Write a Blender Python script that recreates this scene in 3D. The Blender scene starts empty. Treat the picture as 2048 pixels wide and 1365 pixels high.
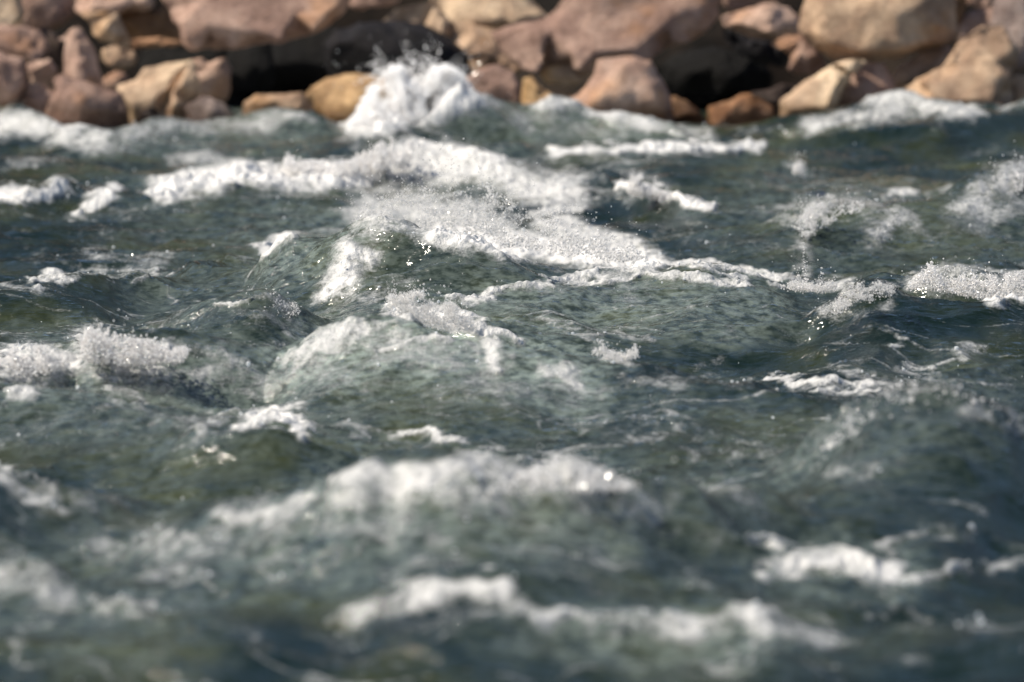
import bpy, bmesh, math, random
import numpy as np
from mathutils import Vector, noise as mn
from mathutils.geometry import delaunay_2d_cdt

sc = bpy.context.scene
COL = sc.collection
R = math.radians

# ------------------------------------------------------------------ camera
CAM_H, PITCH, F = 2.0, R(5.49), 14644.0          # F: pixels per radian for a 2048 px wide frame
cam_d = bpy.data.cameras.new('camera')
cam = bpy.data.objects.new('camera', cam_d)
COL.objects.link(cam)
cam.location = (0, 0, CAM_H)
cam.rotation_euler = (R(90) - PITCH, 0, 0)
cam_d.sensor_width = 36
cam_d.lens = F / 2048 * 36
cam_d.clip_start, cam_d.clip_end = 0.5, 500
cam_d.dof.use_dof = True
cam_d.dof.focus_distance = 20.9
cam_d.dof.aperture_fstop = 3.5
cam_d.dof.aperture_blades = 8
sc.camera = cam

# ------------------------------------------------------------------ world, sun
SUN_EL, SUN_AZ = R(50), R(-90)                    # azimuth measured from +Y (away from camera), negative = left
w = bpy.data.worlds.new('World'); sc.world = w; w.use_nodes = True
nt = w.node_tree
bg = nt.nodes['Background']
sky = nt.nodes.new('ShaderNodeTexSky'); sky.sky_type = 'NISHITA'; sky.sun_disc = False
sky.sun_elevation = SUN_EL; sky.sun_rotation = SUN_AZ
nt.links.new(sky.outputs[0], bg.inputs[0]); bg.inputs[1].default_value = 0.092
sd = bpy.data.lights.new('sun', 'SUN'); sd.energy = 5.0; sd.angle = R(0.53); sd.color = (1, 0.91, 0.78)
sun = bpy.data.objects.new('sun', sd); COL.objects.link(sun)
sdir = Vector((math.sin(SUN_AZ) * math.cos(SUN_EL), math.cos(SUN_AZ) * math.cos(SUN_EL), math.sin(SUN_EL)))
sun.rotation_euler = sdir.to_track_quat('Z', 'Y').to_euler()
sun.location = (-8, 10, 12)
sc.view_settings.view_transform = 'Standard'
sc.view_settings.look = 'None'
sc.view_settings.exposure = 0.57
sc.view_settings.gamma = 1
sc.cycles.use_denoising = True
sc.cycles.max_bounces = 14
sc.cycles.diffuse_bounces = 12
sc.cycles.transmission_bounces = 12
sc.cycles.sample_clamp_indirect = 4

# ------------------------------------------------------------------ helpers
cp, sp = math.cos(PITCH), math.sin(PITCH)
def ray(px, py):
    a = (px - 1024) / F; b = -(py - 682.5) / F
    return np.array([a, cp + b * sp, -sp + b * cp])
def at_depth(px, py, d):
    r = ray(px, py); return np.array([0, 0, CAM_H]) + r * (d / r[1])
def at_height(px, py, h):
    r = ray(px, py); return np.array([0, 0, CAM_H]) + r * ((h - CAM_H) / r[2])
def project(X, Y, Z):
    Zc = Z - CAM_H
    f = Y * cp - Zc * sp
    u = Y * sp + Zc * cp
    return 1024 + F * X / f, 682.5 - F * u / f

rngp = np.random.RandomState(7)
PERM = rngp.permutation(4096).astype(np.int32)
GA = rngp.rand(4096) * 2 * np.pi
GX, GY = np.cos(GA).astype(np.float32), np.sin(GA).astype(np.float32)
def pnoise(x, y, seed=0):
    x = np.asarray(x, np.float32) + seed * 17.31; y = np.asarray(y, np.float32) + seed * 9.77
    xi = np.floor(x).astype(np.int32); yi = np.floor(y).astype(np.int32)
    xf = x - xi; yf = y - yi
    def g(ix, iy, dx, dy):
        k = PERM[(PERM[ix & 4095] + iy) & 4095]
        return GX[k] * dx + GY[k] * dy
    u = xf * xf * xf * (xf * (xf * 6 - 15) + 10); v = yf * yf * yf * (yf * (yf * 6 - 15) + 10)
    a = g(xi, yi, xf, yf); b = g(xi + 1, yi, xf - 1, yf)
    c = g(xi, yi + 1, xf, yf - 1); d = g(xi + 1, yi + 1, xf - 1, yf - 1)
    return ((a + u * (b - a)) * (1 - v) + (c + u * (d - c)) * v) * 1.5
def fbm(x, y, s, n=3, seed=0):
    t = 0; amp = 1
    for i in range(n):
        t = t + amp * pnoise(x * s, y * s, seed + i); s *= 2.03; amp *= 0.5
    return t
def sstep(a, b, x):
    t = np.clip((x - a) / (b - a), 0, 1); return t * t * (3 - 2 * t)

def mesh_obj(name, verts, faces, mat=None, smooth=True):
    me = bpy.data.meshes.new(name)
    me.from_pydata([tuple(v) for v in verts], [], [tuple(f) for f in faces])
    if smooth: me.polygons.foreach_set('use_smooth', [True] * len(me.polygons))
    if mat: me.materials.append(mat)
    o = bpy.data.objects.new(name, me); COL.objects.link(o); return o
def big_mesh(name, V, Fc, mat=None, attrs=None, smooth=True):
    """V (n,3), Fc (m,k) arrays -> one mesh object"""
    me = bpy.data.meshes.new(name)
    n, m, k = len(V), len(Fc), Fc.shape[1]
    me.vertices.add(n); me.vertices.foreach_set('co', V.astype(np.float32).ravel())
    me.loops.add(m * k); me.loops.foreach_set('vertex_index', Fc.astype(np.int32).ravel())
    me.polygons.add(m)
    me.polygons.foreach_set('loop_start', np.arange(0, m * k, k, dtype=np.int32))
    me.polygons.foreach_set('use_smooth', np.full(m, smooth))
    me.update(calc_edges=True)
    for kx, a in (attrs or {}).items():
        at = me.attributes.new(kx, 'FLOAT', 'POINT'); at.data.foreach_set('value', a.astype(np.float32).ravel())
    if mat: me.materials.append(mat)
    o = bpy.data.objects.new(name, me); COL.objects.link(o); return o
def tag(o, label=None, cat=None, group=None, kind=None):
    if label: o['label'] = label
    if cat: o['category'] = cat
    if group: o['group'] = group
    if kind: o['kind'] = kind
    return o

class NT:
    def __init__(s, name):
        s.m = bpy.data.materials.new(name); s.m.use_nodes = True; s.t = s.m.node_tree
        s.b = s.t.nodes['Principled BSDF']
    def n(s, typ, **kw):
        nd = s.t.nodes.new(typ)
        for k, v in kw.items():
            if k.startswith('i_'):
                key = k[2:]; key = int(key) if key.isdigit() else key
                nd.inputs[key].default_value = v
            else: setattr(nd, k, v)
        return nd
    def l(s, a, b): s.t.links.new(a, b)
    def noise(s, vec, scale, detail=4, rough=0.55):
        nd = s.n('ShaderNodeTexNoise'); nd.inputs['Scale'].default_value = scale
        nd.inputs['Detail'].default_value = detail; nd.inputs['Roughness'].default_value = rough
        s.l(vec, nd.inputs['Vector']); return nd.outputs['Fac']
    def mapping(s, vec, scale):
        nd = s.n('ShaderNodeMapping'); nd.inputs['Scale'].default_value = scale; s.l(vec, nd.inputs['Vector']); return nd.outputs[0]
    def math(s, op, a, b=None, c=None, clamp=False):
        nd = s.n('ShaderNodeMath', operation=op, use_clamp=clamp)
        for i, v in enumerate((a, b, c)):
            if v is None: continue
            if isinstance(v, (int, float)): nd.inputs[i].default_value = v
            else: s.l(v, nd.inputs[i])
        return nd.outputs[0]
    def ramp(s, v, a, b, lo=0.0, hi=1.0):
        nd = s.n('ShaderNodeMapRange', interpolation_type='SMOOTHSTEP'); s.l(v, nd.inputs['Value'])
        for k, x in (('From Min', a), ('From Max', b), ('To Min', lo), ('To Max', hi)):
            if isinstance(x, (int, float)): nd.inputs[k].default_value = x
            else: s.l(x, nd.inputs[k])
        return nd.outputs['Result']
    def mix(s, f, a, b, mode='MIX'):
        nd = s.n('ShaderNodeMix', data_type='RGBA', blend_type=mode)
        for i, v in ((0, f), (6, a), (7, b)):
            if isinstance(v, (int, float)): nd.inputs[i].default_value = v
            elif isinstance(v, tuple): nd.inputs[i].default_value = v + (1,) if len(v) == 3 else v
            else: s.l(v, nd.inputs[i])
        return nd.outputs[2]

# ------------------------------------------------------------------ materials
def water_material():
    m = NT('river_water')
    pos = m.n('ShaderNodeNewGeometry').outputs['Position']
    fo = m.n('ShaderNodeAttribute', attribute_name='foam').outputs['Fac']
    ae = m.n('ShaderNodeAttribute', attribute_name='aeration').outputs['Fac']
    # lacy break-up of the foam, drawn out along the current (x)
    pv = m.mapping(pos, (1.0, 0.6, 1.6))
    n1 = m.noise(pv, 9, 6, 0.62)
    n2 = m.noise(pv, 42, 6, 0.68)
    n3 = m.noise(pos, 190, 3, 0.6)
    n4 = m.noise(m.mapping(pos, (0.5, 1.0, 1.0)), 95, 5, 0.7)
    nn = m.math('ADD', m.math('MULTIPLY', n1, 0.36), m.math('ADD', m.math('MULTIPLY', n2, 0.32), m.math('ADD', m.math('MULTIPLY', n3, 0.14), m.math('MULTIPLY', n4, 0.18))))
    nn = m.math('MULTIPLY_ADD', nn, 1.9, -0.45)
    thr = m.math('SUBTRACT', 0.84, m.math('MULTIPLY', fo, 0.68))
    lo = m.math('SUBTRACT', thr, 0.17); hi = m.math('ADD', thr, 0.26)
    foam = m.math('POWER', m.ramp(nn, lo, hi), 1.25)
    # deep green water, a little milky where air is beaten into it
    olive = m.ramp(m.noise(pv, 2.6, 3), 0.45, 0.68)
    deep = m.mix(olive, (0.0040, 0.0102, 0.0072), (0.021, 0.025, 0.004))
    streak = m.noise(m.mapping(pos, (1.2, 1.0, 3.0)), 22, 5, 0.65)
    mil = m.math('MULTIPLY', ae, m.ramp(streak, 0.34, 0.66, 0.15, 1.0))
    milky = m.mix(mil, deep, (0.25, 0.30, 0.265))
    thick = m.ramp(m.math('ADD', fo, m.math('MULTIPLY', n2, 0.6)), 0.50, 1.55)
    white = m.mix(thick, (0.20, 0.215, 0.215), (0.68, 0.67, 0.65))
    b1 = m.noise(m.mapping(pos, (0.45, 1.0, 1)), 26, 3, 0.55)
    b2 = m.noise(m.mapping(pos, (0.55, 1.0, 1)), 110, 4, 0.6)
    rz = m.ramp(m.noise(m.mapping(pos, (0.7, 1.0, 1.0)), 2.4, 3), 0.36, 0.64, 0.10, 1.2)
    h = m.math('ADD', m.math('MULTIPLY', b1, 0.013), m.math('MULTIPLY', rz, m.math('MULTIPLY', b2, 0.0036)))
    bp = m.n('ShaderNodeBump'); bp.inputs['Strength'].default_value = 1.0; bp.inputs['Distance'].default_value = 1.0
    m.l(h, bp.inputs['Height'])
    # light scattered back from inside the water does not follow each ripple
    geo = m.n('ShaderNodeNewGeometry')
    nv = m.n('ShaderNodeMix', data_type='VECTOR'); nv.inputs[0].default_value = 0.35
    m.l(geo.outputs['Normal'], nv.inputs[4]); nv.inputs[5].default_value = (0, 0, 1)
    nn2 = m.n('ShaderNodeVectorMath', operation='NORMALIZE'); m.l(nv.outputs[1], nn2.inputs[0])
    body = m.n('ShaderNodeBsdfDiffuse'); m.l(milky, body.inputs[0]); m.l(nn2.outputs[0], body.inputs['Normal'])
    gl = m.n('ShaderNodeBsdfGlossy'); gl.inputs['Color'].default_value = (1, 1, 1, 1); gl.inputs['Roughness'].default_value = 0.10; m.l(bp.outputs[0], gl.inputs['Normal'])
    fr = m.n('ShaderNodeFresnel'); fr.inputs['IOR'].default_value = 1.333; m.l(bp.outputs[0], fr.inputs['Normal'])
    ws = m.n('ShaderNodeMixShader'); m.l(fr.outputs[0], ws.inputs[0]); m.l(body.outputs[0], ws.inputs[1]); m.l(gl.outputs[0], ws.inputs[2])
    fb = m.n('ShaderNodeBump'); fb.inputs['Strength'].default_value = 0.7; fb.inputs['Distance'].default_value = 1.0
    m.l(m.math('ADD', m.math('MULTIPLY', n3, 0.006), m.math('MULTIPLY', n2, 0.014)), fb.inputs['Height'])
    m.l(white, m.b.inputs['Base Color']); m.b.inputs['Roughness'].default_value = 0.35; m.b.inputs['IOR'].default_value = 1.333
    m.l(fb.outputs[0], m.b.inputs['Normal'])
    fs = m.n('ShaderNodeMixShader'); m.l(foam, fs.inputs[0]); m.l(ws.outputs[0], fs.inputs[1]); m.l(m.b.outputs[0], fs.inputs[2])
    m.l(fs.outputs[0], m.t.nodes['Material Output'].inputs[0])
    return m.m

def spray_material(name, col, rough, trans):
    m = NT(name)
    m.b.inputs['Base Color'].default_value = col + (1,)
    m.b.inputs['Roughness'].default_value = rough
    m.b.inputs['IOR'].default_value = 1.333
    m.b.inputs['Transmission Weight'].default_value = trans
    tr = m.n('ShaderNodeBsdfTranslucent'); tr.inputs[0].default_value = col + (1,)
    mx = m.n('ShaderNodeMixShader'); mx.inputs[0].default_value = 0.42
    m.l(m.b.outputs[0], mx.inputs[1]); m.l(tr.outputs[0], mx.inputs[2])
    m.l(mx.outputs[0], m.t.nodes['Material Output'].inputs[0])
    return m.m

def rock_material():
    m = NT('river_sandstone')
    tc = m.n('ShaderNodeTexCoord').outputs['Object']
    oi = m.n('ShaderNodeObjectInfo')
    off = m.n('ShaderNodeVectorMath', operation='SCALE'); cx = m.n('ShaderNodeCombineXYZ')
    for i in range(3): m.l(oi.outputs['Random'], cx.inputs[i])
    m.l(cx.outputs[0], off.inputs[0]); off.inputs['Scale'].default_value = 37.0
    ad = m.n('ShaderNodeVectorMath', operation='ADD'); m.l(tc, ad.inputs[0]); m.l(off.outputs[0], ad.inputs[1])
    v = ad.outputs[0]
    base = oi.outputs['Color']
    a = m.ramp(m.noise(v, 5, 5), 0.38, 0.60)
    b = m.ramp(m.noise(v, 3.2, 3), 0.55, 0.72)
    c = m.ramp(m.noise(v, 30, 6, 0.7), 0.30, 0.72)
    k = m.mix(m.math('MULTIPLY', a, 0.85), base, m.mix(1.0, base, (0.58, 0.53, 0.53), 'MULTIPLY'))
    k = m.mix(m.math('MULTIPLY', b, 0.55), k, m.mix(1.0, base, (1.10, 0.84, 0.50), 'MULTIPLY'))
    k = m.mix(m.math('MULTIPLY', c, 0.75), k, m.mix(1.0, k, (0.50, 0.45, 0.41), 'MULTIPLY'))
    zz = m.n('ShaderNodeSeparateXYZ'); m.l(m.n('ShaderNodeNewGeometry').outputs['Position'], zz.inputs[0])
    wet = m.ramp(m.math('ADD', zz.outputs[2], m.math('MULTIPLY', m.noise(tc, 7, 3), 0.12)), 0.13, 0.20, 1.0, 0.0)
    k = m.mix(wet, k, m.mix(1.0, k, (0.42, 0.38, 0.34), 'MULTIPLY'))
    m.l(k, m.b.inputs['Base Color'])
    m.l(m.ramp(wet, 0, 1, 0.62, 0.18), m.b.inputs['Roughness'])
    m.b.inputs['Specular IOR Level'].default_value = 0.14
    bp = m.n('ShaderNodeBump'); bp.inputs['Strength'].default_value = 0.8; bp.inputs['Distance'].default_value = 0.03
    m.l(m.noise(v, 26, 8, 0.7), bp.inputs['Height']); m.l(bp.outputs[0], m.b.inputs['Normal'])
    return m.m
def ground_material(name, c1, c2, s):
    m = NT(name); pos = m.n('ShaderNodeNewGeometry').outputs['Position']
    m.l(m.mix(m.ramp(m.noise(pos, s, 6, 0.65), 0.35, 0.65), c1, c2), m.b.inputs['Base Color'])
    m.b.inputs['Roughness'].default_value = 0.9; m.b.inputs['Specular IOR Level'].default_value = 0.1
    return m.m

M_WATER = water_material()
M_SPRAY = spray_material('white_spray', (0.985, 0.98, 0.975), 0.12, 0.0)
M_DROP = spray_material('clear_droplets', (0.85, 0.87, 0.88), 0.10, 0.35)
M_ROCK = rock_material()
M_FROTH = spray_material('torn_froth', (0.86, 0.85, 0.84), 0.12, 0.15)

# ------------------------------------------------------------------ the far bank
def bank():
    xs = np.linspace(-16, 16, 321); ys = np.concatenate([np.linspace(29.7, 36, 120), np.linspace(36.2, 120, 60)])
    X, Y = np.meshgrid(xs, ys)
    t = Y - 31.45 + 0.25 * np.sin(X * 1.3)
    Z = np.where(t < 0, t * 0.8, np.minimum(t * 1.1, 2.6 + (t - 2.4) * 0.42))
    Z = Z + fbm(X, Y, 1.7, 4, 3) * 0.20 * np.clip(1 + t, 0, 1) + fbm(X, Y, 0.2, 3, 9) * np.clip(t - 5, 0, 8) * 0.25
    n, k = len(xs), len(ys); I = np.arange(n * k).reshape(k, n)
    Fc = np.stack([I[:-1, :-1], I[:-1, 1:], I[1:, 1:], I[1:, :-1]], -1).reshape(-1, 4)
    o = big_mesh('riverbank', np.stack([X, Y, Z], -1).reshape(-1, 3), Fc, ground_material('bank_earth', (0.007, 0.006, 0.005), (0.02, 0.014, 0.010), 3.0))  # earth kept near black: shade of the gaps between rocks put into its colour
    tag(o, kind='structure')
    # wooded valley side beyond, seen only mirrored in the river
bank()
xs = np.linspace(-90, 90, 61); ys = np.linspace(41, 150, 40)
X, Y = np.meshgrid(xs, ys); Z = (Y - 41) * 0.30 + fbm(X, Y, 0.09, 4, 5) * 2.5 + 2.0
I = np.arange(X.size).reshape(X.shape)
hill = big_mesh('hillside', np.stack([X, Y, Z], -1).reshape(-1, 3), np.stack([I[:-1, :-1], I[:-1, 1:], I[1:, 1:], I[1:, :-1]], -1).reshape(-1, 4),
                ground_material('wooded_slope', (0.02, 0.035, 0.015), (0.045, 0.065, 0.025), 0.8))
tag(hill, kind='structure')

# ------------------------------------------------------------------ rocks
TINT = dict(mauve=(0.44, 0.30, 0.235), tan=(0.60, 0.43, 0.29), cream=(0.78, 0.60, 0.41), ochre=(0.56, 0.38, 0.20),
            grey=(0.36, 0.29, 0.26), brown=(0.26, 0.15, 0.08), dark=(0.014, 0.013, 0.016), black=(0.004, 0.0035, 0.003), orange=(0.44, 0.25, 0.14),  # black holds the shade of the hollows, not a stone colour
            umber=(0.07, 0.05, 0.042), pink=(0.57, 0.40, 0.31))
def boulder(label, tint, d, outline, t=0.5, inner=None, name='boulder', seed=None, rough=1.0, tilt=0.45, flat=False):
    """outline: the stone's silhouette in photo pixels at distance d; t: half thickness as share of its smaller half size;
    inner: points (px, py, share) that stand proud of the silhouette plane towards the river"""
    if tint in ('dark', 'umber', 'brown', 'black'): tilt = -0.35  # dark stones are shaped to overhang so their fronts miss the sun
    seed = seed if seed is not None else int(abs(outline[0][0] * 7 + outline[0][1] * 13 + outline[1][0])) % 9999
    rnd = random.Random(seed); d = d - 1.15
    P = np.array(outline, float); c = P.mean(0); P = c + (P - c) * 1.05
    S = F / d                                      # px per metre
    size = min(np.ptp(P[:, 0]), np.ptp(P[:, 1])) / S
    T = t * size
    def tri(pts_in):
        co = [Vector(((p[0] - c[0]) / S, -(p[1] - c[1]) / S)) for p in P] + [Vector(((q[0] - c[0]) / S, -(q[1] - c[1]) / S)) for q in pts_in]
        n = len(P)
        r = delaunay_2d_cdt(co, [(i, (i + 1) % n) for i in range(n)], [list(range(n))], 1, 1e-6)
        return r
    def ring(k, jit, bul):
        out = []
        n = max(5, len(P) // 2)
        for i in range(n):
            f = i * len(P) / n; a = P[int(f) % len(P)]
            kk = k * rnd.uniform(1 - jit, 1 + jit)
            out.append((c[0] + (a[0] - c[0]) * kk, c[1] + (a[1] - c[1]) * kk, bul * rnd.uniform(0.45, 1.15)))
        return out
    if flat: inner = [(q[0], q[1], 1.0 + rnd.uniform(-.08, .08)) for q in ring(0.88, 0.03, 1)] + [(q[0], q[1], 1.05 + rnd.uniform(-.1, .1)) for q in ring(0.5, 0.1, 1)]
    fr = inner if inner is not None else ring(0.74, 0.12, 0.85) + [(c[0] + rnd.uniform(-.2, .2) * np.ptp(P[:, 0]), c[1] + rnd.uniform(-.2, .15) * np.ptp(P[:, 1]), rnd.uniform(1.05, 1.35))]
    bk = ring(0.6, 0.12, 0.9)
    bm = bmesh.new()
    rim = {}
    for side, pts in ((-1, fr), (1, bk)):
        r = tri(pts); vmap = []
        for i, v in enumerate(r[0]):
            orig = r[3][i][0] if len(r[3][i]) else 0
            if orig < len(P):
                key = (round(v.x, 5), round(v.y, 5))
                if key not in rim:
                    rim[key] = bm.verts.new((v.x, 0, v.y))
                vmap.append(rim[key])
            else:
                q = pts[orig - len(P)]
                vmap.append(bm.verts.new((v.x, side * T * q[2] + tilt * v.y * (1 if side < 0 else .6), v.y)))
        for f in r[2]:
            try: bm.faces.new([vmap[i] for i in (f if side > 0 else f[::-1])])
            except ValueError: pass
    bmesh.ops.recalc_face_normals(bm, faces=bm.faces)
    bmesh.ops.subdivide_edges(bm, edges=bm.edges, cuts=5, use_grid_fill=True)
    for _ in range(1): bmesh.ops.smooth_vert(bm, verts=bm.verts, factor=0.3, use_axis_x=True, use_axis_y=True, use_axis_z=True)
    bmesh.ops.triangulate(bm, faces=bm.faces)
    for _ in range(2 if flat else 4 if inner is not None else 7):                              # plane cuts give the broken faces and hard edges of quarried-looking sandstone
        nv = Vector((rnd.uniform(-.75, .75), -1, rnd.uniform(-.6, .9))).normalized()
        dm = sorted(v.co.dot(nv) for v in bm.verts); hh = dm[-1] * rnd.uniform(0.66, 0.88)
        if hh <= 0: continue
        for v in bm.verts:
            e = v.co.dot(nv) - hh
            if e > 0: v.co -= nv * e * .96
    bm.normal_update()
    so = Vector((seed * 0.37, seed * 0.11, 0))
    for v in bm.verts:
        a = mn.fractal(v.co * 5 / max(size, .1) * 0.6 + so, 0.9, 2.0, 4)
        b = mn.fractal(v.co * 22 + so, 0.8, 2.0, 3)
        v.co += v.normal * (a * 0.03 * size + b * 0.006) * rough
    bm.normal_update()
    me = bpy.data.meshes.new(name); bm.to_mesh(me); bm.free()
    for p in me.polygons: p.use_smooth = True
    me.materials.append(M_ROCK)
    o = bpy.data.objects.new(name, me); COL.objects.link(o)
    o.location = at_depth(c[0], c[1], d)
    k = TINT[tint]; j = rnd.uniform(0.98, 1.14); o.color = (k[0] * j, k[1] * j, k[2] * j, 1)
    tag(o, label, 'boulder' if name == 'boulder' else 'rock', 'rocks heaped along the far bank')
    return o

B = boulder
B('pale cream boulder cut off by the top left corner of the photo', 'cream', 31.9, [(-90,-50),(30,-40),(48,25),(40,45),(22,54),(-90,62)])
B('mauve boulder at the top beside the pale cream corner boulder', 'mauve', 32.2, [(25,-50),(150,-50),(150,25),(128,48),(95,64),(60,72),(32,66),(40,40)])
B('mauve slab lying under the pale cream corner boulder', 'mauve', 31.7, [(-90,58),(30,52),(62,58),(84,70),(98,100),(80,118),(45,120),(-30,100),(-90,98)], flat=True, tilt=.7)
B('shaded dark grey rock behind the tip of the standing stone', 'umber', 31.9, [(64,66),(90,56),(118,70),(140,90),(140,150),(105,150),(80,118),(62,92)])  # umber carries the shadow lying on this grey rock
B('tall pointed standing stone with a bright narrow left face', 'pink', 31.3, [(112,73),(135,62),(158,51),(166,60),(178,85),(192,112),(202,150),(210,190),(170,190),(130,160),(127,120),(131,84)],
  0.45, [(142,76,.5),(148,90,1.0),(152,125,1.1),(160,165,1.2),(186,150,.35),(172,100,.3)], name='standing_stone')
B('mauve boulder on the left edge with a shaded underside', 'mauve', 31.2, [(-90,98),(5,106),(45,122),(53,150),(52,170),(40,195),(20,215),(-90,230)], 0.6)
B('small square mauve block left of the foot of the standing stone', 'pink', 31.4, [(55,130),(76,122),(100,118),(114,135),(112,152),(98,170),(60,167)], .5)
B('reddish block half hidden above the white water on the left', 'mauve', 31.2, [(60,170),(95,172),(112,185),(108,225),(95,240),(55,220),(42,198)], .5)
B('large tan and grey boulder at the foot of the standing stone', 'mauve', 30.9, [(85,250),(98,212),(112,182),(108,160),(125,148),(150,160),(205,178),(238,188),(252,215),(262,275),(215,285),(150,270)],
  0.45, [(125,185,.7),(165,190,1.0),(150,235,.9),(215,215,.9),(230,245,.6),(195,255,.9)])
B('flat mauve slab along the top left of the heap', 'pink', 32.2, [(140,-60),(312,-60),(306,12),(285,28),(240,25),(160,30),(145,12)], .5, flat=True, tilt=.8)
B('added rock closing off the back of the dark hollow, blackened for its shade', 'black', 32.5, [(240,85),(262,70),(480,66),(720,60),(760,120),(740,240),(600,250),(400,240),(300,220),(240,160)], .2)  # added backing rock; its black colour stands in for shade in the hollow
B('tan block wedged under the flat mauve slab', 'tan', 31.7, [(158,24),(235,24),(242,50),(256,72),(264,93),(235,95),(215,80),(205,84),(188,72),(178,45)], .5)
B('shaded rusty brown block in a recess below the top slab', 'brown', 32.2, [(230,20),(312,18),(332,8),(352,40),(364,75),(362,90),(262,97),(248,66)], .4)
B('long orange stone lying at the mouth of the recess', 'orange', 31.9, [(262,80),(318,76),(360,78),(366,90),(330,94),(264,96)], .5)
B('broad dark topped slab overhanging the black hollow', 'mauve', 31.2, [(318,-60),(705,-60),(692,5),(668,40),(640,58),(610,72),(570,79),(500,89),(460,96),(420,98),(385,99),(370,88),(364,60),(345,28),(330,5)],
  0.42, tilt=0.8, flat=True)
B('small rounded tan boulder in the shade below the orange stone', 'tan', 31.9, [(206,102),(225,92),(250,97),(266,106),(274,118),(266,131),(240,139),(222,136),(205,120)], .6)
B('small pinkish stone in the dark gap beside the standing stone', 'mauve', 32.0, [(200,165),(215,150),(232,143),(252,148),(258,165),(230,180),(205,185)], .5)
B('angular boulder with a cream front face at the left waterline', 'cream', 31.1, [(232,174),(272,158),(290,138),(345,130),(380,119),(390,135),(366,170),(338,210),(328,235),(312,265),(262,270),(250,208),(240,190)],
  0.45, [(250,182,.8),(300,192,1.1),(330,170,.9),(310,150,.4),(275,215,.9),(350,145,.5),(312,215,.7)])
B('dark stone added as the shaded hole under the cream faced boulder', 'umber', 30.75, [(272,245),(284,222),(305,212),(326,222),(328,260),(270,262)], .4)  # stone added where a dark hole is; umber stands for its shade
B('ridged wedge of rock with a pale left side and dark right side', 'tan', 31.0, [(325,265),(335,215),(347,182),(370,142),(384,127),(398,158),(404,186),(388,200),(376,208),(380,265)],
  0.6, [(352,205,1.0),(372,165,1.1),(384,140,.8),(352,240,.9),(392,185,.15)])
B('block with a squared top right corner beside the black hollow', 'pink', 31.4, [(385,122),(405,117),(420,125),(455,116),(463,140),(459,175),(452,198),(430,200),(405,210),(398,180),(392,150)], .5)
B('low grey slab sloping into the water left of the black hollow', 'grey', 30.9, [(376,270),(372,215),(395,200),(420,195),(442,206),(474,240),(480,270)], .4)
B('deeply shaded brown rock face on the left wall of the hollow', 'black', 32.3, [(455,80),(540,78),(550,150),(545,225),(455,230)], .3)  # brown rock tinted black to carry the deep shade
B('long low tan stone in front of the black hollow', 'tan', 31.0, [(486,260),(490,207),(515,190),(545,191),(600,187),(622,192),(636,215),(632,255),(560,265)], .5)
B('smooth yellow tan boulder left of the tall splash', 'ochre', 31.0, [(612,192),(630,174),(656,158),(700,149),(750,151),(795,165),(810,240),(740,285),(680,285),(650,260),(634,222)], .7,
  [(660,185,.8),(710,172,.9),(770,185,.8),(740,225,1.05),(675,230,1.0)])
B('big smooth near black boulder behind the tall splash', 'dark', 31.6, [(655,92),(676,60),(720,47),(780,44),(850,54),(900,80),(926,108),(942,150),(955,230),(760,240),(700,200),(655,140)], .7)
B('small mauve rock at the top above the black boulder', 'mauve', 32.4, [(690,-60),(805,-60),(797,5),(762,13),(730,17),(702,16),(694,0)], .6)
B('sunlit pale buff slab at the top centre', 'cream', 32.0, [(860,-70),(1010,-70),(1068,10),(1100,38),(1065,62),(980,72),(900,66),(872,40)], .4, flat=True, tilt=.9)
B('buff ledge curving over the black boulder', 'tan', 31.8, [(770,46),(798,20),(865,5),(905,45),(985,58),(1046,98),(1052,135),(1020,145),(960,150),(942,152),(936,112),(905,76),(850,50),(810,45)], .3, flat=True, tilt=.7)
B('huge mauve slab slanting down across the centre right', 'mauve', 31.5, [(985,62),(1092,38),(1135,5),(1200,-70),(1440,-70),(1447,0),(1432,32),(1402,62),(1376,80),(1332,92),(1300,120),(1200,142),(1150,138),(1085,140),(1048,135),(1010,105)],
  0.30, tilt=1.0, flat=True)
B('pink block standing in the water below the huge slab', 'pink', 30.95, [(1195,122),(1262,116),(1300,124),(1311,150),(1337,186),(1350,260),(1120,260),(1132,202),(1165,182),(1188,150)],
  .45, [(1215,150,.9),(1270,140,.9),(1300,190,1.0),(1240,200,1.1),(1180,215,1.0)])
B('pale chipped stone in the notch under the huge slab', 'cream', 31.4, [(1082,140),(1110,128),(1150,127),(1192,143),(1174,163),(1132,171),(1092,166)], .5)
B('ochre stone below the black notch', 'ochre', 31.0, [(1044,160),(1068,156),(1086,184),(1110,194),(1142,190),(1140,240),(1055,240),(1044,200)], .45)
B('rounded mauve boulder just right of the tall splash', 'mauve', 31.2, [(925,160),(958,140),(1000,130),(1024,141),(1042,166),(1052,205),(1050,235),(930,235)], .6)
B('rock tinted black as shade deep in the hollow right of the pink block', 'black', 32.1, [(1315,190),(1312,140),(1345,110),(1430,95),(1485,98),(1525,125),(1548,165),(1510,205),(1400,225)], .4)  # the darkness is shade of the hollow, put into the rock colour
B('charcoal stone leaning under the two tone block', 'dark', 31.7, [(1440,62),(1470,66),(1505,76),(1545,88),(1572,96),(1584,116),(1564,134),(1510,126),(1480,108),(1448,90)], .5)
B('two tone block with pale left half and black right half', 'pink', 32.0, [(1443,36),(1480,22),(1525,8),(1548,6),(1582,14),(1606,50),(1606,72),(1560,78),(1510,74),(1480,62),(1450,52)],
  .6, [(1490,45,.8),(1532,28,1.1),(1534,55,1.15),(1575,50,.25)])
B('thin mauve slab at the top edge above the two tone block', 'mauve', 32.3, [(1445,-60),(1575,-60),(1564,2),(1500,13),(1462,20),(1446,8)], .6)
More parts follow.
